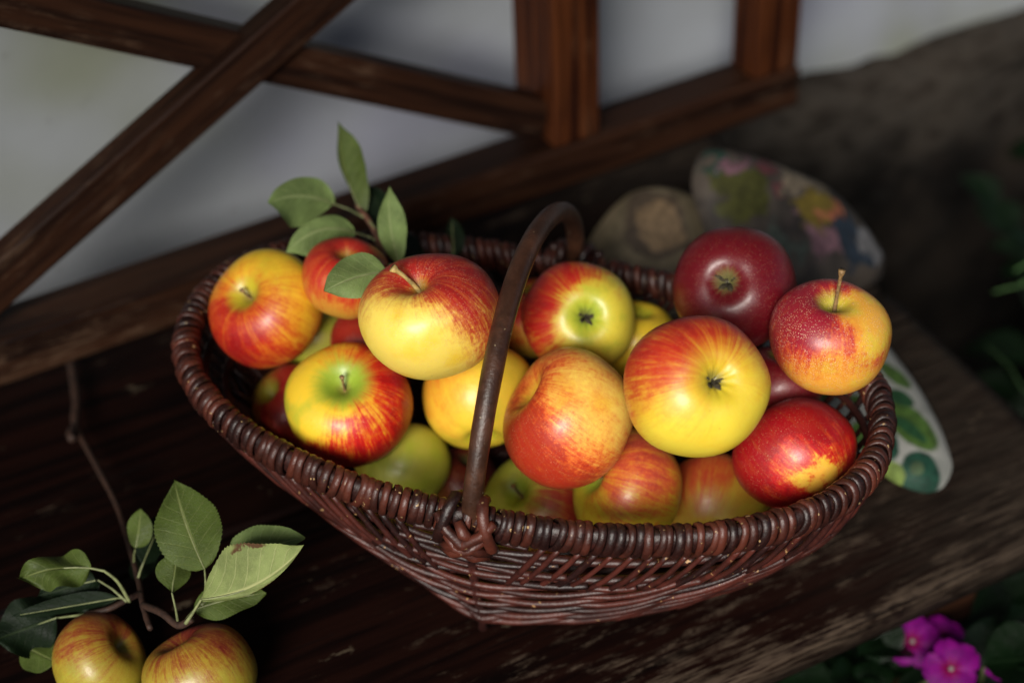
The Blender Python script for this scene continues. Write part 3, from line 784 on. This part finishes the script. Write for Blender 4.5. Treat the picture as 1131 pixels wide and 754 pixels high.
# twig on the seat, lower left
def sz(x, y, z): return onz(x, y, z)
mb = MB()
main = smooth_path([sz(78, 398, .010), sz(84, 440, .012), sz(84, 470, .014), sz(104, 510, .020), sz(128, 556, .026), sz(142, 600, .032), sz(153, 640, .040), sz(158, 668, .046), sz(166, 694, .050)])
mb.tube(main, [(.0030 if i < 12 else .0018) * (1 + .18 * noise.noise(V((i * .7, 0, 0)))) for i in range(len(main))], 8)
mb.tube(smooth_path([sz(158, 668, .046), sz(178, 676, .058), sz(197, 690, .060), sz(212, 683, .068)]), .0022, 8)
mb.tube(smooth_path([sz(155, 655, .044), sz(140, 662, .046), sz(120, 672, .046), sz(95, 678, .044)]), .0017, 8)
mb.tube(smooth_path([sz(84, 470, .014), sz(78, 478, .018), sz(80, 485, .020)]), [.0030] * 12 + [.002], 8)
twig = mb.build('apple_twig', M_twigb, origin=sz(142, 600, 0))
tag(twig, 'leafy apple twig with a long bare brown stem lying on the seat at lower left', 'twig')
leaf('leaf', sz(226, 628, .085), sz(193, 532, .105), .037, M_leafmid, twig, bend=V((-.002, 0, .003)), roll=.15, fold=.14, petiole=smooth_path([sz(216, 672, .075), sz(226, 655, .08), sz(227, 640, .084)]), asym=(1, 1.0), seed=11, peak=.40, serr=.04)
q = leaf('leaf', sz(222, 662, .082), sz(338, 599, .118), .038, M_leafpale2, twig, bend=V((.002, -.006, -.004)), roll=.1, fold=.10, petiole=smooth_path([sz(205, 688, .066), sz(212, 678, .072)]), asym=(.16, 1.30), seed=12, peak=.36, serr=.035, pet_r=.0013)
q['label'] = 'pale leaf with brown eaten spots on its upper edge'
leaf('leaf', sz(262, 636, .07), sz(334, 598, .088), .034, M_leafpale, twig, bend=V((0, 0, .007)), roll=.3, fold=.2, petiole=smooth_path([sz(222, 668, .068), sz(240, 652, .068)]), asym=(.6, 1.1), seed=13, peak=.3)
leaf('leaf', sz(214, 673, .060), sz(294, 655, .065), .026, M_leafmid, twig, bend=V((0, 0, .002)), roll=.5, fold=.2, petiole=smooth_path([sz(204, 686, .062), sz(208, 680, .061)]), asym=(.8, 1), seed=14)
leaf('leaf', sz(190, 655, .070), sz(194, 612, .080), .022, M_leafmid, twig, roll=-.3, fold=.35, petiole=smooth_path([sz(197, 690, .060), sz(194, 672, .064)]), seed=15, peak=.6)
leaf('leaf', sz(150, 605, .055), sz(158, 560, .075), .017, M_leafmid, twig, roll=.4, fold=.3, petiole=smooth_path([sz(148, 622, .036), sz(148, 612, .045)]), seed=16)
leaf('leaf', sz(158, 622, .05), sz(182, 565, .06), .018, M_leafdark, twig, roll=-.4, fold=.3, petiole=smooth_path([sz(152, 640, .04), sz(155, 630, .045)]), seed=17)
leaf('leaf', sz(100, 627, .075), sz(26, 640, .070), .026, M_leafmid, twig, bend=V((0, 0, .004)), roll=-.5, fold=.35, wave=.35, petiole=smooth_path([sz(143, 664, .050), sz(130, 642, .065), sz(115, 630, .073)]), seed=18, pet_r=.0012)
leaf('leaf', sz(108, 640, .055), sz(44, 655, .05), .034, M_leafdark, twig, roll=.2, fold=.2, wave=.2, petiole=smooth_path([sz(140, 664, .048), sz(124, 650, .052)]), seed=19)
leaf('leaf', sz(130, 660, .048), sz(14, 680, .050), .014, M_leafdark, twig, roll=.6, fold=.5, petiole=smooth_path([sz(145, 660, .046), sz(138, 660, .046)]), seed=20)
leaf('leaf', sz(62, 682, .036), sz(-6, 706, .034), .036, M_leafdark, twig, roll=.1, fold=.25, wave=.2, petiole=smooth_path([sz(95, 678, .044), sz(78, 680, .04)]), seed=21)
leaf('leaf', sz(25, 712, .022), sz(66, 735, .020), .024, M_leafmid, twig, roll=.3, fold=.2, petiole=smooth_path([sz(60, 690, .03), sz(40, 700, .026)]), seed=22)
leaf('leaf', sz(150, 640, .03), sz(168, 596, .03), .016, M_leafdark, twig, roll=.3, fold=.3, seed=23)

# ------------------------------------------------------------------ cushions on the seat
def puff(name, outline, O, X, Y, Nn, T, mat, parent=None, origin=None, edge=.35, wr=.0):
    """outline: local 2-D polygon (counter-clockwise); pillow of thickness T on the side of Nn, flat-ish back"""
    cx = sum(p[0] for p in outline) / len(outline); cy = sum(p[1] for p in outline) / len(outline)
    m = len(outline); pts = []
    for i in range(m):   # closed catmull-rom
        p0, p1, p2, p3 = [V((outline[(i + k) % m][0], outline[(i + k) % m][1], 0)) for k in (-1, 0, 1, 2)]
        for k in range(10):
            t = k / 10; pts.append(.5 * ((2 * p1) + (p2 - p0) * t + (2 * p0 - 5 * p1 + 4 * p2 - p3) * t * t + (3 * p1 - p0 - 3 * p2 + p3) * t ** 3))
    M_ = len(pts); rings = 14; ver = []; faces = []
    def P3(x, y, h): return O + X * x + Y * y + Nn * h
    for sgn in (1, -1):
        for r in range(rings):
            f = 1 - r / rings if r else 1
            hh = T * (edge * 0 + (1 - f ** 3.2) ** .55)
            for p in pts:
                x = cx + (p.x - cx) * f; y = cy + (p.y - cy) * f
                h = hh * (1 if sgn > 0 else -.25) + (wr * noise.noise(V((x * 22, y * 22, sgn))) * min(1, r / 4))
                ver.append(P3(x, y, h))
        ver.append(P3(cx, cy, T * (1 if sgn > 0 else -.25)))
    blk = rings * M_ + 1
    for s in (0, 1):
        b = s * blk
        for r in range(rings - 1):
            for k in range(M_):
                q_ = (b + r * M_ + k, b + r * M_ + (k + 1) % M_, b + (r + 1) * M_ + (k + 1) % M_, b + (r + 1) * M_ + k)
                faces.append(q_ if s == 0 else q_[::-1])
        for k in range(M_):
            q_ = (b + (rings - 1) * M_ + k, b + (rings - 1) * M_ + (k + 1) % M_, b + blk - 1); faces.append(q_ if s == 0 else q_[::-1])
    # weld the shared outline ring: bridge
    for k in range(M_): faces.append((k, blk + k, blk + (k + 1) % M_, (k + 1) % M_))
    return mesh_obj(name, ver, faces, mat, parent, origin or O)

def print_mat(name, base, base2, shapes, origin, X, Y, rough=.6, weave=900, stain=None, wob=.007):
    """shapes: (cx, cy, angle, rx, ry, colour, strength) in local plane coordinates"""
    n = NT(name); o = n.obj()
    px = n.vm('DOT_PRODUCT', o, X[:]); py = n.vm('DOT_PRODUCT', o, Y[:])
    nz = n.noise(o, 45, 4, .6); nz2 = n.noise(n.vm('ADD', o, (3, 3, 3)), 45, 4, .6)
    px = n.m('ADD', px, n.m('MULTIPLY', n.m('SUBTRACT', nz, .5), wob)); py = n.m('ADD', py, n.m('MULTIPLY', n.m('SUBTRACT', nz2, .5), wob))
    c = n.mix(n.ramp(n.noise(o, 30, 4), .35, .65), base, base2)
    for (cx, cy, an, rx, ry, colr, st) in shapes:
        dx = n.m('SUBTRACT', px, cx); dy = n.m('SUBTRACT', py, cy)
        ex = n.m('DIVIDE', n.m('ADD', n.m('MULTIPLY', dx, cos(an)), n.m('MULTIPLY', dy, sin(an))), rx)
        ey = n.m('DIVIDE', n.m('SUBTRACT', n.m('MULTIPLY', dy, cos(an)), n.m('MULTIPLY', dx, sin(an))), ry)
        r = n.m('ADD', n.m('MULTIPLY', ex, ex), n.m('MULTIPLY', ey, ey))
        mk = n.m('MULTIPLY', n.ramp(r, 1.15, .8), st)
        cc = n.mix(n.ramp(n.noise(o, 160, 3), .4, .6), tuple(v * .6 for v in colr), colr)
        c = n.mix(mk, c, cc)
    w = n.m('ADD', n.noise(n.mapv(o, (1, 1, 1)), weave, 2), n.m('MULTIPLY', nz, .5))
    return n.fin(c, rough, n.bump(w, .35, .0008), Specular_IOR_Level=.3)

# leaf print cushion right of the basket
CO = V((.235, .02, .004)); CX, CY, CZ = V((1, 0, 0)), V((0, 1, 0)), V((0, 0, 1))
out_px = [(1052, 515), (1050, 497), (1037, 462), (1018, 428), (996, 398), (972, 372)]
rt = [onz(x, y, .008) - CO for x, y in out_px]
poly = [(p.x, p.y) for p in rt] + [(.062, .075), (.03, .090), (-.02, .085), (-.05, .055), (-.055, .01), (-.045, -.035)]
lf = [onz(x, y, .006) - CO for x, y in [(955, 505), (985, 528), (1018, 541), (1040, 537)]]
poly += [(p.x, p.y) for p in lf]
def L2(px, py, z=.018): p = onz(px, py, z) - CO; return p.x, p.y
def ell(px, py, tx, ty, ry, colr, st=1, z=.018):
    a = L2(px, py, z); b = L2(tx, ty, z); return ((a[0] + b[0]) / 2, (a[1] + b[1]) / 2, atan2(b[1] - a[1], b[0] - a[0]), math.hypot(b[0] - a[0], b[1] - a[1]) / 2 * 1.15, ry * 1.25, colr, st)
G1 = (.06, .12, .022); G2 = (.015, .06, .022); G3 = (.010, .045, .028); G4 = (.14, .20, .04)
shp = [ell(985, 448, 1030, 490, .011, G1), ell(990, 462, 1022, 484, .004, G2), ell(982, 432, 1008, 446, .006, G2), ell(976, 400, 1004, 425, .006, G1),
       ell(998, 508, 1038, 520, .0125, G3), ell(1008, 508, 1020, 514, .004, (.10, .13, .06), .5), ell(972, 505, 998, 518, .006, G4), ell(975, 470, 986, 500, .006, G3),
       ell(930, 452, 950, 446, .004, G1, 1, .012), ell(905, 440, 940, 420, .006, G1), ell(940, 470, 965, 480, .007, G1), (-.02, .05, .5, .02, .008, G2, 1), (.02, .06, -.5, .02, .007, G1, 1)]
cush = puff('cushion', poly, CO, CX, CY, CZ, .015, print_mat('leaf_print_cloth', (.17, .175, .16), (.27, .27, .25), shp, CO, CX, CY), wr=.0015)
tag(cush, 'white cushion printed with green leaves, poking out right of the basket', 'cushion')

# beige one and floral one leaning at the rear
def leaning(px_out, O, lean, az_, T, name, mat_fn, **k):
    X = V((cos(az_), sin(az_), 0)); back = V((-sin(az_), cos(az_), 0)); Y = V((0, 0, 1)) * cos(lean) + back * sin(lean); N = X.cross(Y)
    if N.dot(CAM - O) < 0: N = -N
    def loc(x, y): p = onplane(x, y, O, N) - O; return p.dot(X), p.dot(Y)
    poly_ = [loc(x, y) for x, y in px_out]
    area = sum(poly_[i][0] * poly_[(i + 1) % len(poly_)][1] - poly_[(i + 1) % len(poly_)][0] * poly_[i][1] for i in range(len(poly_)))
    if area < 0: poly_ = poly_[::-1]
    def el(px, py, tx, ty, ry, colr, st=1):
        a = loc(px, py); b = loc(tx, ty); return ((a[0] + b[0]) / 2, (a[1] + b[1]) / 2, atan2(b[1] - a[1], b[0] - a[0]), math.hypot(b[0] - a[0], b[1] - a[1]) / 2, ry, colr, st)
    return puff(name, poly_, O, X, Y, N, T, mat_fn(el, X, Y), wr=.004, **k)
OB = onz(715, 330, .010)
b_ = leaning([(632, 322), (640, 285), (668, 240), (700, 212), (740, 208), (778, 226), (798, 262), (806, 322), (770, 345), (715, 350), (665, 345)], OB, radians(52), radians(-15), .022, 'cushion',
    lambda el, X, Y: print_mat('beige_cloth', (.075, .060, .036), (.20, .16, .10), [el(684, 244, 752, 268, .026, (.06, .042, .03), .9), el(697, 246, 744, 266, .017, (.17, .115, .065), 1), el(750, 280, 790, 300, .008, (.16, .12, .08), .5), el(650, 290, 690, 300, .008, (.17, .13, .08), .5)], OB, X, Y, wob=.03))
tag(b_, 'rumpled beige cushion with a brown ring, propped behind the middle of the basket', 'cushion')
OF = onz(890, 320, .012)
f_ = leaning([(800, 318), (776, 250), (764, 200), (780, 166), (820, 172), (868, 190), (912, 212), (945, 244), (974, 286), (966, 312), (920, 330), (860, 338)], OF, radians(50), radians(15), .022, 'cushion',
    lambda el, X, Y: print_mat('floral_cloth', (.022, .018, .016), (.065, .052, .042), [
        el(770, 178, 800, 195, .012, (.015, .04, .03)), el(790, 184, 812, 196, .009, (.14, .07, .09)), el(780, 215, 835, 235, .016, (.05, .05, .01)), el(822, 195, 850, 205, .012, (.11, .03, .035), .9),
        el(862, 236, 900, 252, .016, (.14, .10, .015)), el(885, 240, 905, 250, .007, (.30, .10, .05)), el(865, 262, 905, 285, .010, (.17, .09, .11)), el(900, 252, 955, 300, .016, (.02, .03, .045)), el(935, 262, 968, 292, .010, (.16, .155, .16)),
        el(840, 205, 915, 212, .008, (.15, .12, .085)), el(835, 260, 860, 300, .010, (.05, .06, .05))], OF, X, Y, wob=.07))
tag(f_, 'floral print cushion in dark green, pink and yellow at the far end of the seat', 'cushion')

# ------------------------------------------------------------------ garden at the right and in front of the bench
M_petal = (lambda: (lambda n: n.fin(n.mix(n.ramp(n.vm('LENGTH', n.obj()), .002, .010), (.12, .001, .03), n.mix(n.ramp(n.noise(n.obj(), 130, 3), .35, .65), (.085, .001, .080), (.13, .002, .115))), .55,
                                  n.bump(n.noise(n.obj(), 150, 3), .3, .001), Specular_IOR_Level=.08, Subsurface_Weight=.1, Subsurface_Scale=.003))(NT('magenta_petal')))()
M_flowereye = plain('flower_eye', (.2, .16, .16), .6, 200, .3)
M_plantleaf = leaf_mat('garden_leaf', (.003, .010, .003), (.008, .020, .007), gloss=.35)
M_plantstem = plain('plant_stem', (.05, .06, .02), .6, 150, .4)
M_terra = plain('terracotta', (.20, .055, .026), .8, 30, .35, .3, .002)

potc = onz(915, 800, -.25); potc = V((potc.x, potc.y, GROUND))
pot = empty('flower_pot', potc, label='terracotta flower pot below the front edge of the bench', cat='pot')
def lathe(prof, c, n=48):
    vs = [V((c.x + r * cos(2 * pi * k / n), c.y + r * sin(2 * pi * k / n), c.z + z)) for r, z in prof for k in range(n)]
    fs = [(i * n + k, i * n + (k + 1) % n, (i + 1) * n + (k + 1) % n, (i + 1) * n + k) for i in range(len(prof) - 1) for k in range(n)]
    return vs, fs
mb = MB(); mb.add(*lathe([(0, .002), (.070, .002), (.074, .006), (.094, .155), (.105, .157), (.108, .165), (.108, .195), (.104, .200), (.096, .199), (.094, .185), (.092, .170)], potc)); mb.build('pot_wall', M_terra, pot)
mb = MB(); mb.add(*lathe([(0.0, .180), (.04, .183), (.0935, .178)], potc)); mb.build('pot_soil', rough_ground(), pot)

def flower(c, size, nrm, seed, parent=None):
    rnd = random.Random(seed); nrm = V(nrm).normalized(); X = nrm.cross(V((0, 0, 1)))
    if X.length < .1: X = V((1, 0, 0))
    X.normalize(); Y = nrm.cross(X); mb = MB()
    for k in range(5):
        a = 2 * pi * k / 5 + rnd.uniform(-.1, .1); d = X * cos(a) + Y * sin(a); s = nrm.cross(d); w = size * rnd.uniform(.54, .66); L = size * rnd.uniform(.92, 1.1); lift = .0006 * k
        vs = []; 
        for j in range(11):
            t = j / 10; wid = w * (sin(pi * min(1, t * .86 + .02)) ** .6) * (.35 + .65 * t)
            if t > .8: wid *= 1 - .25 * ((t - .8) / .2) ** 2
            for i in range(-4, 5):
                f = i / 4; notch = -.10 * L * exp(-(f / .25) ** 2) * (t > .75) * (t - .75) / .25 - .10 * L * f * f * t
                vs.append(c + d * (L * t + notch) + s * (f * wid) + nrm * (lift + .10 * L * sin(t * 2.2) - .05 * L * t * t * 3 * rnd.uniform(.9, 1.1) + .03 * L * sin(3 * f + k)))
        mb.add(vs, [(j * 9 + i, j * 9 + i + 1, j * 9 + 10 + i, j * 9 + 9 + i) for j in range(10) for i in range(8)])
    o = mesh_obj('flower', mb.v, mb.f, M_petal, parent, origin=c)
    m2 = MB(); m2.tube([c + nrm * .0005, c + nrm * .0040], [.0022, .0014], 7); mesh_obj('flower_eye', m2.v, m2.f, M_flowereye, o, origin=c)
    return o
def stemmed_plant(name, base, tops, label, cat, leafsize=.04, nleaf=8, seed=0, kindmat=None, group=None, spread=.06):
    rnd = random.Random(seed); root = empty(name, base, label=label, cat=cat, group=group)
    mb = MB(); lm = MB(); luv = []
    for tp in tops:
        tp = V(tp); mid_ = base.lerp(tp, .5) + V((rnd.uniform(-.03, .03), rnd.uniform(-.03, .03), .02))
        pth = smooth_path([base + V((rnd.uniform(-.02, .02), rnd.uniform(-.02, .02), 0)), mid_, tp]); mb.tube(pth, .002, 6)
        for k in range(nleaf):
            p = pth[rnd.randrange(3, len(pth))]; d = V((rnd.uniform(-1, 1), rnd.uniform(-1, 1), rnd.uniform(-.2, .7))).normalized()
            L = leafsize * rnd.uniform(.6, 1.15); s = d.cross(V((0, 0, 1))).normalized(); n_ = s.cross(d); w = L * rnd.uniform(.38, .5)
            b0 = p + d * rnd.uniform(0, spread); vs = []
            for j in range(9):
                t = j / 8; ww = w / 2 * 2 * sin(pi * t ** .85) ** .8 * .5 if 0 < t < 1 else 0
                for f in (-1, -.5, 0, .5, 1):
                    vs.append(b0 + d * (L * t) + s * (f * ww * 2) + n_ * (.18 * L * abs(f) * sin(pi * t) - .25 * L * t * t)); luv.append(((f + 1) / 2, t))
            lm.add(vs, [(j * 5 + i, j * 5 + i + 1, j * 5 + 6 + i, j * 5 + 5 + i) for j in range(8) for i in range(4)])
    mb.build('stem', M_plantstem, root)
    mesh_obj('foliage', lm.v, lm.f, kindmat or M_plantleaf, root, uvs=luv)
    return root
f1 = at(1008, 708, 1.18); f2 = at(1050, 738, 1.15); f3 = at(1088, 737, 1.16)
pbase = V((potc.x, potc.y, GROUND + .18))
tops = [f1, f2, f3, at(985, 760, 1.2), at(1080, 690, 1.22), at(1110, 665, 1.3), at(1000, 790, 1.15), at(1090, 800, 1.14), at(940, 800, 1.2)]
imp = stemmed_plant('impatiens_plant', pbase, tops, 'flowering plant with magenta five petalled flowers beside the front edge of the bench', 'plant', .045, 7, 5)
tc = (CAM - f1).normalized()
flower(f1, .0180, tc + V((-.1, 0, .25)), 1, imp); flower(f1 + V((.020, -.006, -.004)), .0160, tc + V((.2, 0, .2)), 4, imp); flower(f2, .0200, tc + V((.1, -.1, .15)), 2, imp)
flower(f2 + V((-.002, -.035, -.01)), .017, tc + V((0, .1, .4)), 6, imp)
mb = MB(); mb.tube(smooth_path([f3, f3 + CR * .006 - CU * .003, f3 + CR * .013 - CU * .006]), [.0025, .0032, .0035, .0036, .0036, .0036, .0036, .0042, .0045, .0045, .0035, .0025, .0008], 8); mb.build('flower_bud', M_petal, imp)

# dark leafy shrubs beyond the end of the bench
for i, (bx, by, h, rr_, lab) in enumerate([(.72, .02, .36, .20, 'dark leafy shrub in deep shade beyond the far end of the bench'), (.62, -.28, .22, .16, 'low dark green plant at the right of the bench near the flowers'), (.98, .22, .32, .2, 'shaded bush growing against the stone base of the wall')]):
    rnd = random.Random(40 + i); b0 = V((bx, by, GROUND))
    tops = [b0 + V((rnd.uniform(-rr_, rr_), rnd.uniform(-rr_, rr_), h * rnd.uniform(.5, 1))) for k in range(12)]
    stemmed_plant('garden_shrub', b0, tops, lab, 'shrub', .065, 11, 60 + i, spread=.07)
# grass tuft with arching blades
gb = V((.66, -.06, GROUND)); tuft = empty('grass_tuft', gb, label='thin arching green grass blades against the dark right of the bench', cat='grass')
M_blade = plain('grass_blade', (.07, .15, .05), .5, 60, .3)
for i, (e0, e1) in enumerate([((1096, 323), (1150, 318)), ((1088, 380), (1142, 440)), ((1120, 300), (1165, 280))]):
    a = at(*e0, 1.45); b = at(*e1, 1.42)
    pth = smooth_path([gb + V((.01 * i, 0, 0)), gb.lerp(b, .6) + V((0, 0, .08)), b, (a + b) / 2 + V((0, 0, .004)), a])
    m_ = MB(); m_.tube(pth, [.0032 * (1 - .9 * k / len(pth)) + .0004 for k in range(len(pth))], 6, flat=(.25, 1)); m_.build('grass_blade', M_blade, tuft)

# unseen hedge added behind the camera to block low sky light
def leafy_block(name, pts_fn, count, size, core, label, cat, loc, seed, trunk=None):
    rnd = random.Random(seed); root = empty(name, loc, label=label, cat=cat); mb = MB(); uv = []
    for k in range(count):
        c = pts_fn(rnd); d = V((rnd.gauss(0, 1), rnd.gauss(0, 1), rnd.gauss(0, .7))).normalized(); s = d.cross(V((rnd.gauss(0, 1), rnd.gauss(0, 1), 1))).normalized(); L = size * rnd.uniform(.6, 1.2)
        mb.add([c, c + d * L * .5 + s * L * .25, c + d * L, c + d * L * .5 - s * L * .25], [(0, 1, 2, 3)]); uv += [(.5, 0), (1, .5), (.5, 1), (0, .5)]
    mesh_obj('foliage', mb.v, mb.f, M_plantleaf, root, uvs=uv, smooth=False)
    if core:
        m2 = MB(); core(m2); mesh_obj('branches', m2.v, m2.f, M_plantstem, root)
    return root
leafy_block('sky_block_hedge', lambda r: V((r.uniform(-3.5, 3.0), -2.3 + r.uniform(-.35, .25), GROUND + r.uniform(0, 1.32))), 16000, .09,
    lambda m: [box(m, -3.5, 3.0, -2.55, -2.2, GROUND, GROUND + 1.2)], 'dense dark green hedge added out of view in front of the bench to block sky light', 'hedge', V((0, -2.3, GROUND)), 5)

# ------------------------------------------------------------------ light
SUN_AZ_FROM = AZ + pi + radians(-14)   # direction (horizontal) in which the sun stands, seen from the basket
SUN_EL = radians(33)
sd = V((cos(SUN_AZ_FROM) * cos(SUN_EL), sin(SUN_AZ_FROM) * cos(SUN_EL), sin(SUN_EL)))
ld = bpy.data.lights.new('sun', 'SUN'); ld.energy = 3.4; ld.angle = radians(24); ld.color = (1, .95, .87)
lo = bpy.data.objects.new('sun', ld); col.objects.link(lo); lo.rotation_mode = 'QUATERNION'; lo.rotation_quaternion = sd.to_track_quat('Z', 'Y'); lo.location = sd * 5
w = bpy.data.worlds.new('World'); sc.world = w; w.use_nodes = True
nt = w.node_tree; bg = nt.nodes['Background']; sky = nt.nodes.new('ShaderNodeTexSky'); sky.sky_type = 'NISHITA'; sky.sun_disc = False
sky.sun_elevation = SUN_EL; sky.sun_rotation = math.atan2(sd.x, sd.y)
nt.links.new(sky.outputs[0], bg.inputs[0]); bg.inputs[1].default_value = .05

# ------------------------------------------------------------------ camera
cd = bpy.data.cameras.new('camera'); cam_ = bpy.data.objects.new('camera', cd); col.objects.link(cam_)
cd.sensor_width = 36; cd.lens = FPX / 1131 * 36; cd.clip_start = .05; cd.clip_end = 2000
cam_.location = CAM; cam_.rotation_mode = 'QUATERNION'; cam_.rotation_quaternion = (-CF).to_track_quat('Z', 'Y')
cam_.matrix_world = Matrix.Translation(CAM) @ Matrix((CR, CU, -CF)).transposed().to_4x4()
cd.dof.use_dof = True; cd.dof.focus_distance = (V((.02, -.085, .17)) - CAM).dot(CF); cd.dof.aperture_fstop = 3.0; cd.dof.aperture_blades = 0
sc.camera = cam_
sc.view_settings.view_transform = 'Standard'; sc.view_settings.look = 'None'; sc.view_settings.gamma = 1; sc.view_settings.exposure = .58
sc.render.engine = 'CYCLES'
try: sc.cycles.use_denoising = True
except Exception: pass
